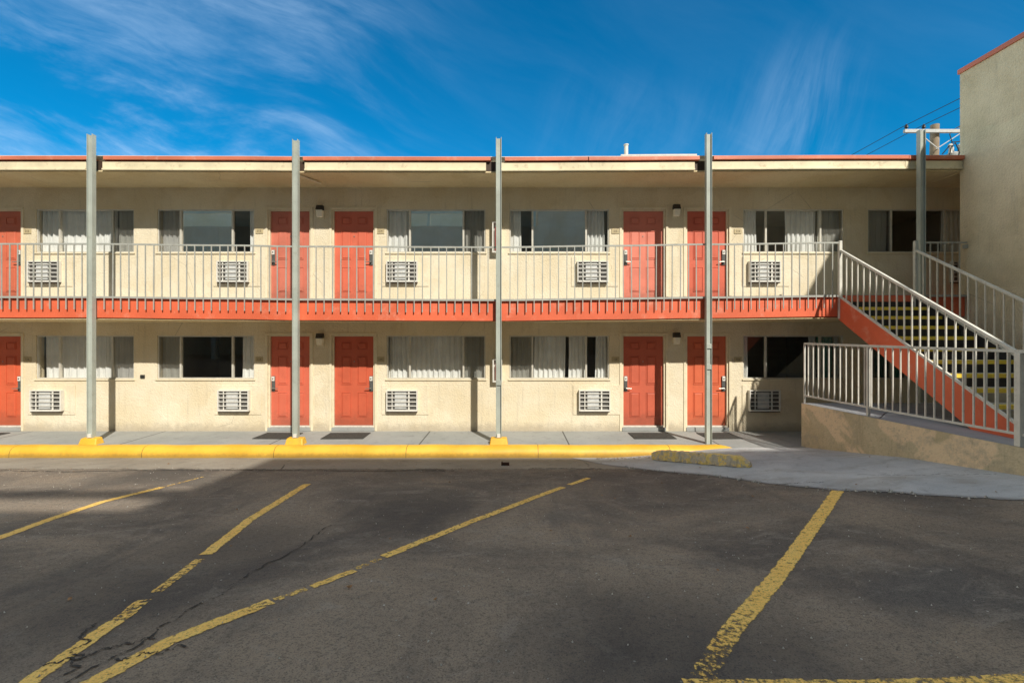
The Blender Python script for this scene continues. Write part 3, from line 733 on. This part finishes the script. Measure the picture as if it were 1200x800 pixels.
def cabinet(u0, u1, v0, v1, label):
    x0, x1, z1, z0 = FX(u0), FX(u1), FZ(v0), FZ(v1)
    t = empty('extinguisher_cabinet', ((x0+x1)/2, 0, z0), label, 'extinguisher cabinet')
    w = (x1-x0)/2; h = z1-z0
    b = MB().box(-w, w, -.15, -.001, 0, .03).box(-w, w, -.15, -.001, h-.03, h).box(-w, -w+.03, -.15, -.001, .03, h-.03).box(w-.03, w, -.15, -.001, .03, h-.03).box(-w+.03, w-.03, -.02, -.002, .03, h-.03)
    b.build('case', M['white'], t, bevel=.004)
    MB().cyl((0,-.08,.05),(0,-.08,h-.14),.045).cyl((0,-.08,h-.14),(0,-.08,h-.09),.045,.015).build('extinguisher', M['red'], t)
    b = MB(); b.add([(-w+.03,-.14,.03),(w-.03,-.14,.03),(w-.03,-.14,h-.03),(-w+.03,-.14,h-.03)], [[0,1,2,3]]); b.build('glass_door', M['glass'], t)
cabinet(577, 588, 261, 297, 'white fire extinguisher cabinet on the upper wall half behind the middle column')
cabinet(577.5, 588.5, 420, 447, 'white fire extinguisher cabinet on the ground floor wall half behind the middle column')

def mat(u0, u1, label, dy=0, rot=0):
    x0, x1 = FX(u0), FX(u1); w = (x1-x0)/2
    b = MB().box(-w, w, -.30, .30, 0, .012); o = b.build('door_mat', M['mat'], bevel=.004)
    o.location = ((x0+x1)/2, -.52+dy, .003); o.rotation_euler = (0, 0, R(rot)); tag(o, label, 'door mat', 'dark mats outside the ground-floor doors')
mat(-22, 24, 'dark door mat on the pavement at the far left edge', 0, 1)
mat(318, 360, 'dark door mat crossed by the second column\'s base', 0, -2)
mat(392, 438, 'dark door mat in full sun between the second column and curtained window', 0, 1)
mat(733, 779, 'dark door mat under the door with the shadow stripe', 0, 0)
mat(812, 850, 'dark door mat behind the fourth column, striped by railing shadows', 0, 3)

# ------------------------------------------------------------------ steel columns
def column(X, ztop, label, block, splice, z0=0):
    t = empty('steel_column', (X, -1.225, z0), label, 'column', 'steel columns along the balcony edge')
    h = ztop - z0; w, d, th = .115, .10, .010
    s_ = MB()
    s_.box(-w/2, -w/2+th, -d/2, d/2, 0, h).box(w/2-th, w/2, -d/2, d/2, 0, h).box(-w/2+th, w/2-th, -.018, -.006, 0, h-.02)
    s_.build('shaft', M['post'], t, bevel=.0015, seg=1)
    if block:
        # yellow painted concrete foot that merges with the kerb
        b = MB(); v = [(-.19,-.12,-.02),(.19,-.12,-.02),(.20,.10,-.02),(-.20,.10,-.02),(-.165,-.07,.125),(.165,-.07,.125),(.165,.075,.135),(-.165,.075,.135)]
        b.add(v, [[0,3,2,1],[4,5,6,7],[0,1,5,4],[1,2,6,5],[2,3,7,6],[3,0,4,7]]); b.build('foot', M['kerb'], t, bevel=.02)
        MB().box(-.035,.035,-d/2-.008,-.02,.136,.21).build('foot_gusset', M['white'], t, bevel=.004)
    for z in splice: MB().box(-w/2+th+.001, w/2-th-.001, -d/2+.006, -.019, z, z+.10).build('splice_plate', M['post'], t, bevel=.003)
    return t
CXS = [-8.76, -4.50, -.275, 4.09, 8.52]
column(CXS[0], 6.43, 'leftmost grey steel column standing on a yellow foot', True, ())
column(CXS[1], 6.32, 'second grey steel column, in front of the left paired door', True, ())
column(CXS[2], 6.36, 'middle grey steel column between the two curtained windows', True, (1.22,))
column(CXS[3], 6.45, 'fourth steel column, without a yellow foot, in front of the rightmost door', False, (1.55, 1.98))
column(CXS[4], 6.52, 'rightmost grey steel column rising behind the stair rails', False, ())

# ------------------------------------------------------------------ balcony railings
def railing(x0, x1, label, first, mat_='rail', end_post=None):
    t = empty('balcony_railing', (x0, YR, SLAB), label, 'railing', 'balcony railing sections between columns')
    n = max(2, int(round((x1-x0)/1.0)))
    pts = fr(x0, x1, 12)
    b = MB()
    for a, c_ in zip(pts, pts[1:]): b.beam((a-x0,0,1.095+sag(a)),(c_-x0,0,1.095+sag(c_)),.032,.034)
    b.build('top_rail', M[mat_], t)
    b = MB()
    for a, c_ in zip(pts, pts[1:]): b.beam((a-x0,0,-.012+sag(a)*.9),(c_-x0,0,-.012+sag(c_)*.9),.034,.04)
    b.build('bottom_rail', M[mat_], t)
    k_ = int((x1-x0-.06)/.1705); st = (x1-x0)/(k_+1)
    for i in range(k_):
        x = st*(i+1) + random.uniform(-.004,.004)
        o = copy_child(first, t, (x, -.012, -.27+sag(x+x0)))
        o.rotation_euler = (0, R(random.uniform(-.35,.35)), 0)
    return t
tmp = MB().box(-.009,.009,-.009,.009,0,1.35)
bal_src = tmp.build('baluster', M['rail'])
for a, b_, lb in ((-13.05,CXS[0]-.06,'leftmost balcony railing section, left of the first column'), (CXS[0]+.06,CXS[1]-.06,'balcony railing section between the first and second columns'),
                  (CXS[1]+.06,CXS[2]-.06,'balcony railing section between the second and middle columns'), (CXS[2]+.06,CXS[3]-.06,'balcony railing section between the middle and fourth columns'),
                  (CXS[3]+.06,6.87,'balcony railing section from the fourth column to the stair head')):
    railing(a, b_, lb, bal_src)
railing(8.60, 9.52, 'short shaded landing railing between the last column and the tall tan wall', bal_src)
bpy.data.objects.remove(bal_src)

# ------------------------------------------------------------------ staircase
X1, X2 = 6.90, 8.42; K = 11; RUN, RISE = .339, .195; Y0 = YF
stairs = empty('staircase', (X1, Y0-K*RUN, .87), 'outdoor staircase with orange stringers and yellow-edged treads climbing to the balcony', 'staircase')
base = Vector(stairs.location)
def SL(v): return tuple(Vector(v)-base)
for xx, nm_ in ((X1-.03, 'L'), (X2+.03, 'R')):
    b = MB(); y1 = Y0-(K+.25)*RUN
    def nz(y): return SLAB + (y-Y0)*RISE/RUN
    pts = [(Y0+.0, nz(Y0)+.045), (Y0+.0, nz(Y0)-.42), (y1+.95, .875), (y1-.05, .875), (y1-.05, nz(y1)+.05)]
    n = len(pts); vs = [SL((xx-.018, y, z)) for y, z in pts]+[SL((xx+.018, y, z)) for y, z in pts]
    b.add(vs, [list(range(n))[::-1], list(range(n, 2*n))]+[[i, (i+1) % n, n+(i+1) % n, n+i] for i in range(n)])
    b.build('stringer', M['orange'] if nm_ == 'L' else M['riser_and_shade'], stairs, bevel=.004)  # right stringer's shade is put into its dark colour
tr = None
for i in range(1, K):
    y = Y0 - i*RUN; z = SLAB - i*RISE
    if tr is None:
        o = MB().box(X1, X2, 0, .32, -.06, 0).build('tread', M['tread'], stairs, bevel=.004)
        nb = MB().box(X1+.002, X2-.002, -.012, -.0005, -.058, -.002).box(X1+.002, X2-.002, -.012, .05, .0005, .006).build('nosing', M['nosing'], o, bevel=.002, seg=1)
        tr = o
    else: o = copy_child(tr, stairs, (0,0,0))
    o.location = (-base.x, y-base.y, z-base.z)
# added risers: upper ones dark to paint the shade between treads, lower ones concrete
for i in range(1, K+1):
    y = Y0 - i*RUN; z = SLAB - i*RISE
    MB().box(X1, X2, y+.30, y+.315, z+.001, z+RISE-.062).build('riser_and_shade', M['tread'] if i > 8 else M['riser_and_shade'], stairs).location = tuple(-base)
# landing face below the floor between stair heads is the slab itself
def stair_rail(x, label, top_end_y, grp='stair railings'):
    t = empty('stair_railing', (x, Y0-.04, SLAB), label, 'railing', grp)
    s_ = RISE/RUN; y1 = Y0-(K+.1)*RUN
    L = Vector(t.location); loc = lambda v: tuple(Vector(v)-L)
    MB().box(x-.03, x+.03, Y0-.07, Y0-.01, SLAB-.42, 4.23).build('newel_post', M['pale_rail'], t, bevel=.004).location = tuple(-L)
    b = MB().beam((x, Y0-.07, 4.02), (x, y1, 4.02+s_*(y1-Y0+.07)), .05, .045); b.build('handrail', M['pale_rail'], t, bevel=.006).location = tuple(-L)
    b = MB().beam((x, Y0-.07, 3.045), (x, y1, 3.045+s_*(y1-Y0+.07)), .04, .034); b.build('bottom_rail', M['pale_rail'], t).location = tuple(-L)
    MB().box(x-.03, x+.03, y1-.06, y1, .872, 4.06+s_*(y1-Y0+.07)).build('newel_post', M['pale_rail'], t, bevel=.004).location = tuple(-L)
    src = MB().box(-.0098,.0098,-.0098,.0098,0,.955).build('baluster', M['pale_rail'], t)
    n = int((Y0-.07-y1)/.158)
    for i in range(1, n):
        y = Y0-.07 - i*.158; z = 3.055+s_*(y-Y0+.07)
        o = src if i == 1 else copy_child(src, t, (0,0,0))
        o.location = (0, y-L.y, z-L.z)
stair_rail(X1-.03, 'sunlit pale stair railing on the near left side of the flight', 0)
stair_rail(X2+.03, 'shaded stair railing on the side nearest the tall tan wall', 0)

# ------------------------------------------------------------------ raised walkway (ramp) with retaining wall
Wp = [(5.92,-1.40),(6.02,-2.2),(6.16,-3.3),(6.32,-4.4),(6.47,-5.3),(6.68,-6.4),(6.95,-7.6)]
PZ = lambda y: .86 + (.09*ss(-1.4,-2.0,y)) * 0
rw = MB(); back = 9.52; n = len(Wp)
def top(i): return .87
vs = [(x, y, .872) for x, y in Wp]+[(back, y, .872) for x, y in Wp]+[(x, y, -.4) for x, y in Wp]+[(back, y, -.4) for x, y in Wp]
fs = [[2*n+i, 2*n+i+1, i+1, i][::-1] for i in range(n-1)]
rw.add([(x, y, z) for (x, y, z) in vs], [[2*n+i, i, i+1, 2*n+i+1][::-1] for i in range(n-1)] + [[0, 2*n, 3*n, n][::-1], [n-1, 2*n-1, 4*n-1, 3*n-1][::-1], [n+i for i in range(n)][::1][:0] or [2*n, 2*n+n-1, 3*n+n-1, 3*n]])
ramp_wall = empty('retaining_wall', (5.92, -1.4, 0), 'low patched tan stucco retaining wall carrying the raised walkway', 'wall')
o = rw.build('wall_face', M['stucco_ramp'], ramp_wall); o.location = (-5.92, 1.4, 0)
dk = MB(); v0 = [(x+.0, y, .874) for x, y in Wp]+[(back, y, .874) for x, y in Wp]
dk.add(v0, [[i, n+i, n+i+1, i+1][::-1] for i in range(n-1)])
o = dk.build('walkway_deck', M['platform'], ramp_wall); o.location = (-5.92, 1.4, 0)
# ramp railing
t = empty('walkway_railing', (5.97, -1.43, .87), 'pale baluster railing standing on the low retaining wall', 'railing')
L = Vector(t.location)
def wpt(s_):   # distance along the wall
    P = [Vector((x+.045, y-.03)) for x, y in Wp]; d_ = s_
    for a, b_ in zip(P, P[1:]):
        l_ = (b_-a).length
        if d_ <= l_: return a + (b_-a)*d_/l_
        d_ -= l_
    return P[-1]
TOT = 6.2
b = MB(); b2 = MB(); ps = [wpt(s_) for s_ in fr(0, TOT, 30)]
for a, c_ in zip(ps, ps[1:]):
    b.beam((a.x,a.y,2.085),(c_.x,c_.y,2.085),.038,.038); b2.beam((a.x,a.y,1.03),(c_.x,c_.y,1.03),.032,.03)
b.build('handrail', M['pale_rail'], t).location = tuple(-L); b2.build('bottom_rail', M['pale_rail'], t).location = tuple(-L)
for s_, w_ in ((0,.03),(1.48,.045),(3.63,.075),(5.9,.05)):
    p = wpt(s_); MB().box(p.x-w_/2, p.x+w_/2, p.y-w_/2, p.y+w_/2, .875, 2.062 if w_ < .07 else 2.062).build('post', M['pale_rail'], t, bevel=.004).location = tuple(-L)
src = MB().box(-.009,.009,-.009,.009,0,1.02).build('baluster', M['pale_rail'], t)
s_ = .10; first = True
while s_ < TOT-.05:
    if min(abs(s_-q) for q in (0,1.48,3.63,5.9)) > .06:
        p = wpt(s_); o = src if first else copy_child(src, t, (0,0,0)); first = False
        o.location = (p.x-L.x, p.y-L.y, 1.045-L.z)
    s_ += .131

# ------------------------------------------------------------------ tall wing on the right
wing = empty('side_wing', (12.5, -1.0, 0), 'tall windowless tan stucco wing with a red parapet edge at right', 'building')
L = Vector(wing.location)
b = MB().box(9.53, 16, -8.2, -1.015, -.4, 7.80); b.build('wall', M['stucco_wing'], wing).location = tuple(-L)
b = MB().box(9.50, 16.03, -8.23, -.985, 7.803, 7.90); b.build('parapet_cap', M['cap'], wing, bevel=.005).location = tuple(-L)
MB().box(9.46,9.529,-1.20,-1.14,4.07,4.15).build('rail_bracket', M['rail'], wing, bevel=.004).location = tuple(-L)

# ------------------------------------------------------------------ invented building behind the viewer, shaped to shade the lot, mirrored in the windows
bb = empty('opposite_building', (0, -17, .7), 'plain invented stucco building across the lot, shaped to shade it, over an open dark carport', 'building')
L = Vector(bb.location)
b = MB(); b.box(-30, 1.4, -22, -14, 3.3, 7.95).box(1.402, 30, -22, -14, 3.3, 10.9).box(-30, 30, -22, -20, .4, 3.298)  # roofline stepped so sun patches reach the left of the lot
b.build('wall', M['backwall'], bb).location = tuple(-L)
for x in range(-28, 30, 6): MB().box(x-.15, x+.15, -14.3, -14.02, .5, 3.298).build('carport_post', M['post'], bb).location = tuple(-L)
b = MB().box(-30, 1.3, -14.3, -14.15, 8.68, 8.94); b.build('shade_beam', M['post'], bb).location = tuple(-L)  # beam and posts added to cast dark strips across the sun patches
for x in (-26,-19,-12,-4.5,1.2): MB().box(x-.07, x+.07, -14.28, -14.17, 7.951, 8.679).build('shade_beam_post', M['post'], bb).location = tuple(-L)
hb = empty('reflection_block', (0, -30, 0), 'pale block added behind the opposite building to fill the window reflections', 'building')  # added unseen block, keeps bright sky out of the upper window reflections
b = MB(); b.box(-60, 60, 0, 4, 0, 14.5); b.build('wall', M['farwall'], hb)
MB().box(-60.1, 60.1, -.1, 4.1, 14.503, 14.7).build('parapet_cap', M['cap'], hb)

# ------------------------------------------------------------------ roof vent
vent = empty('vent_pipe', (2.82, .6, 5.99), 'white vent pipe with a small wire standing on the roof', 'vent pipe')
MB().cyl((0,0,0),(0,0,.93),.05).cyl((0,0,.93),(0,0,.96),.062).cyl((0,0,.0),(0,0,.06),.09,.05).build('pipe', M['white'], vent)
MB().tube([(.06,-.03,.35),(.12,-.03,.42),(.10,-.03,.52),(.05,-.03,.55)], .006).build('wire', M['wire'], vent)

# ------------------------------------------------------------------ utility pole and lines
up = empty('utility_pole', (17.95, 9, -.5), 'wooden utility pole with crossarm and transformer behind the motel roof', 'utility pole')
MB().cyl((-.15,0,0),(.07,0,11.62),.20,.155,20).build('pole', M['wood'], up)
ca = MB().box(-1.45,1.9,-.30,-.19,11.18,11.32); ca.build('crossarm', M['galv'], up, bevel=.01)
MB().beam((-1.0+.9,-.25,10.5),(.95,-.25,11.18),.03,.03).beam((.0,-.25,10.5),(-.85,-.25,11.18),.03,.03).build('brace', M['galv'], up)
for x, m_ in ((-1.35,'dark'),(-.62,'dark'),(.95,'white'),(1.7,'dark')):
    MB().cyl((x,-.245,11.325),(x,-.245,11.39),.03).cyl((x,-.245,11.39),(x,-.245,11.47),.075,.06).cyl((x,-.245,11.47),(x,-.245,11.54),.05,.03).build('insulator', M[m_], up)
tf = MB().cyl((.85,-.05,9.35),(.85,-.05,10.35),.30,n=24).cyl((.85,-.05,10.35),(.85,-.05,10.42),.30,.20,n=24); tf.build('transformer', M['galv'], up)
for dx in (-.15, .12): MB().cyl((.85+dx,-.15,10.42),(.85+dx,-.15,10.62),.045,.03).build('bushing', M['white'], up)
MB().tube([(.70,-.15,10.62),(.5,-.3,10.85),(.42,-.3,11.1),(.62,-.25,11.3),(.95,-.245,11.5)],.016).tube([(.97,-.15,10.62),(1.2,-.3,10.7),(1.5,-.3,10.5),(1.8,-.2,10.1)],.02).tube([(.2,-.2,10.3),(.5,-.35,10.75),(.9,-.3,10.8),(1.4,-.3,10.75),(1.9,-.2,10.3)],.02).build('jumper_cable', M['wire'], up)
for k_ in range(4):
    x_ = .35+.4*k_
    MB().tube([(x_,-.35,10.15),(x_+.08,-.38,10.55),(x_+.25,-.36,10.72),(x_+.42,-.3,10.5),(x_+.5,-.28,10.1)],.018).build('service_loop', M['wire'], up)
    MB().cyl((x_+.1,-.3,10.3),(x_+.1,-.3,10.62),.07,.05).cyl((x_+.1,-.3,10.62),(x_+.1,-.3,10.68),.09,.06).build('cutout', M['white'], up)
tf2 = MB().cyl((1.55,.1,9.3),(1.55,.1,10.3),.30,n=24).cyl((1.55,.1,10.3),(1.55,.1,10.38),.30,.20,n=24); tf2.build('transformer', M['white'], up)
for X, dn in ((16.60,'outer'),(17.33,'inner')):
    pts = []
    for i in range(41):
        y = -30 + 130*i/40; d_ = (y-8.75)
        sagz = .0009*d_*d_ if d_ > 0 else .0
        pts.append((X, y, 11.02 - (.35*math.sin(min(1, abs(d_)/45)*math.pi)) ))
    o = MB().tube(pts, .012, 6).build('power_line', M['wire']); tag(o, 'thin black power line over the roof, %s of the two' % dn, 'power line')

# ------------------------------------------------------------------ world, sun
SUN = Vector((.50, -1.0, .90)).normalized()
el = math.asin(SUN.z); az = math.atan2(SUN.x, SUN.y)
w = bpy.data.worlds.new('World'); scene.world = w; w.use_nodes = True; nt = w.node_tree; nt.nodes.clear()
out = N(nt, 'ShaderNodeOutputWorld'); bg = N(nt, 'ShaderNodeBackground'); nt.links.new(bg.outputs[0], out.inputs[0])
sky = N(nt, 'ShaderNodeTexSky'); sky.sky_type = 'NISHITA'; sky.sun_disc = False; sky.sun_elevation = el; sky.sun_rotation = az
sky.altitude = 1500; sky.air_density = 1.1; sky.dust_density = .6; sky.ozone_density = 2.5
tc = N(nt, 'ShaderNodeTexCoord'); D = tc.outputs['Generated']
sx = N(nt, 'ShaderNodeSeparateXYZ'); nt.links.new(D, sx.inputs[0])
north = ramp(nt, sx.outputs[1], .30, .60)
south = ramp(nt, sx.outputs[1], .15, -.45)
south = math_(nt, 'MULTIPLY', south, ramp(nt, sx.outputs[2], .97, .80))
fill = mixc(nt, south, (6.6, 4.6, 2.75), (.42, .31, .19))  # unseen sky shaped as added fill: bright overhead, dim towards the south
pzz = math_(nt, 'DIVIDE', sx.outputs[2], math_(nt, 'MAXIMUM', sx.outputs[1], .05))
north = math_(nt, 'MULTIPLY', north, ramp(nt, pzz, 1.25, .95))
tint = mixc(nt, north, fill, (.015, .80, 1.10))
base_ = mixc(nt, 1.0, sky.outputs[0], tint, 'MULTIPLY')
# cirrus: long wisps combed across the northern sky
yc = math_(nt, 'MAXIMUM', sx.outputs[1], .12)
px_ = math_(nt, 'DIVIDE', sx.outputs[0], yc); pz_ = math_(nt, 'DIVIDE', sx.outputs[2], yc)
cb = N(nt, 'ShaderNodeCombineXYZ'); nt.links.new(px_, cb.inputs[0]); nt.links.new(pz_, cb.inputs[1])
wn = N(nt, 'ShaderNodeTexNoise'); wn.inputs['Scale'].default_value = 1.3; wn.inputs['Detail'].default_value = 2; nt.links.new(cb.outputs[0], wn.inputs['Vector'])
wv_ = mixc(nt, .22, cb.outputs[0], wn.outputs['Color'])
rt = N(nt, 'ShaderNodeMapping'); rt.inputs['Rotation'].default_value = (0, 0, R(23)); nt.links.new(wv_, rt.inputs[0])
c1 = noise(nt, rt.outputs[0], 1.0, 9, .60, .35, (1.3, 6.5, 1))
c2 = noise(nt, rt.outputs[0], 1.0, 10, .68, .5, (4, 26, 1))
big = noise(nt, cb.outputs[0], 1.7, 3, .5)
# main wisp low in the north-west, a faint plume in the north-east
west = ramp(nt, px_, -.05, -.45)
el1 = math_(nt, 'ADD', pz_, math_(nt, 'MULTIPLY', px_, .37))      # distance across the main wisp
core = ramp(nt, math_(nt, 'ABSOLUTE', math_(nt, 'SUBTRACT', el1, .155)), .15, .0)
east = math_(nt, 'MULTIPLY', ramp(nt, math_(nt, 'ABSOLUTE', math_(nt, 'SUBTRACT', px_, .60)), .26, 0), ramp(nt, pz_, .60, .30))
mask = math_(nt, 'ADD', math_(nt, 'MULTIPLY', west, math_(nt, 'ADD', .42, math_(nt, 'MULTIPLY', core, .7))), math_(nt, 'MULTIPLY', east, .2))
mask = math_(nt, 'MULTIPLY', mask, ramp(nt, big, .3, .6, .45, 1))
cl = math_(nt, 'MULTIPLY', ramp(nt, c1, .42, .66), ramp(nt, c2, .3, .7, .30, 1))
cl = math_(nt, 'MULTIPLY', cl, mask)
rt2 = N(nt, 'ShaderNodeMapping'); rt2.inputs['Rotation'].default_value = (0, 0, R(-62)); nt.links.new(wv_, rt2.inputs[0])
e1 = noise(nt, rt2.outputs[0], 1.0, 9, .62, .4, (2.2, 11, 1))
pl = ramp(nt, math_(nt, 'ABSOLUTE', math_(nt, 'SUBTRACT', math_(nt, 'ADD', px_, math_(nt, 'MULTIPLY', pz_, -.25)), .50)), .16, 0)
pl = math_(nt, 'MULTIPLY', pl, math_(nt, 'MULTIPLY', ramp(nt, pz_, .70, .50), ramp(nt, pz_, .30, .42, .3, 1)))
vl = math_(nt, 'MULTIPLY', ramp(nt, math_(nt, 'ABSOLUTE', math_(nt, 'SUBTRACT', px_, .42)), .55, .1), ramp(nt, pz_, .62, .42, 0, .35))
ee = math_(nt, 'MULTIPLY', ramp(nt, e1, .36, .68), math_(nt, 'ADD', pl, vl))
cl = math_(nt, 'ADD', cl, math_(nt, 'MULTIPLY', ee, .19))
cl = math_(nt, 'ADD', cl, math_(nt, 'MULTIPLY', ramp(nt, c1, .35, .8), .045))
cl = math_(nt, 'MULTIPLY', cl, 1.6)
col = mixc(nt, math_(nt, 'MINIMUM', math_(nt, 'MULTIPLY', cl, .62), .75), base_, (4.6, 6.4, 8.6))
nt.links.new(col, bg.inputs[0]); bg.inputs[1].default_value = .130

sd = bpy.data.lights.new('sun', 'SUN'); sd.energy = 5.0; sd.angle = R(.9); sd.color = (1, .945, .84)
so = bpy.data.objects.new('sun', sd); COL.objects.link(so); so.rotation_euler = (-SUN).to_track_quat('-Z', 'Y').to_euler(); so.location = (10, -20, 20)

# ------------------------------------------------------------------ camera
cd = bpy.data.cameras.new('camera'); cd.sensor_width = 36; cd.lens = 36*550/1200; cd.shift_y = (400-388)/1200*-1; cd.clip_end = 3000; cd.clip_start = .05
cam = bpy.data.objects.new('camera', cd); COL.objects.link(cam); cam.location = (0, -11, 2.34); cam.rotation_euler = (R(90), 0, 0)
scene.camera = cam
scene.view_settings.view_transform = 'Standard'; scene.view_settings.look = 'None'; scene.view_settings.exposure = 0
scene.cycles.transparent_max_bounces = 16
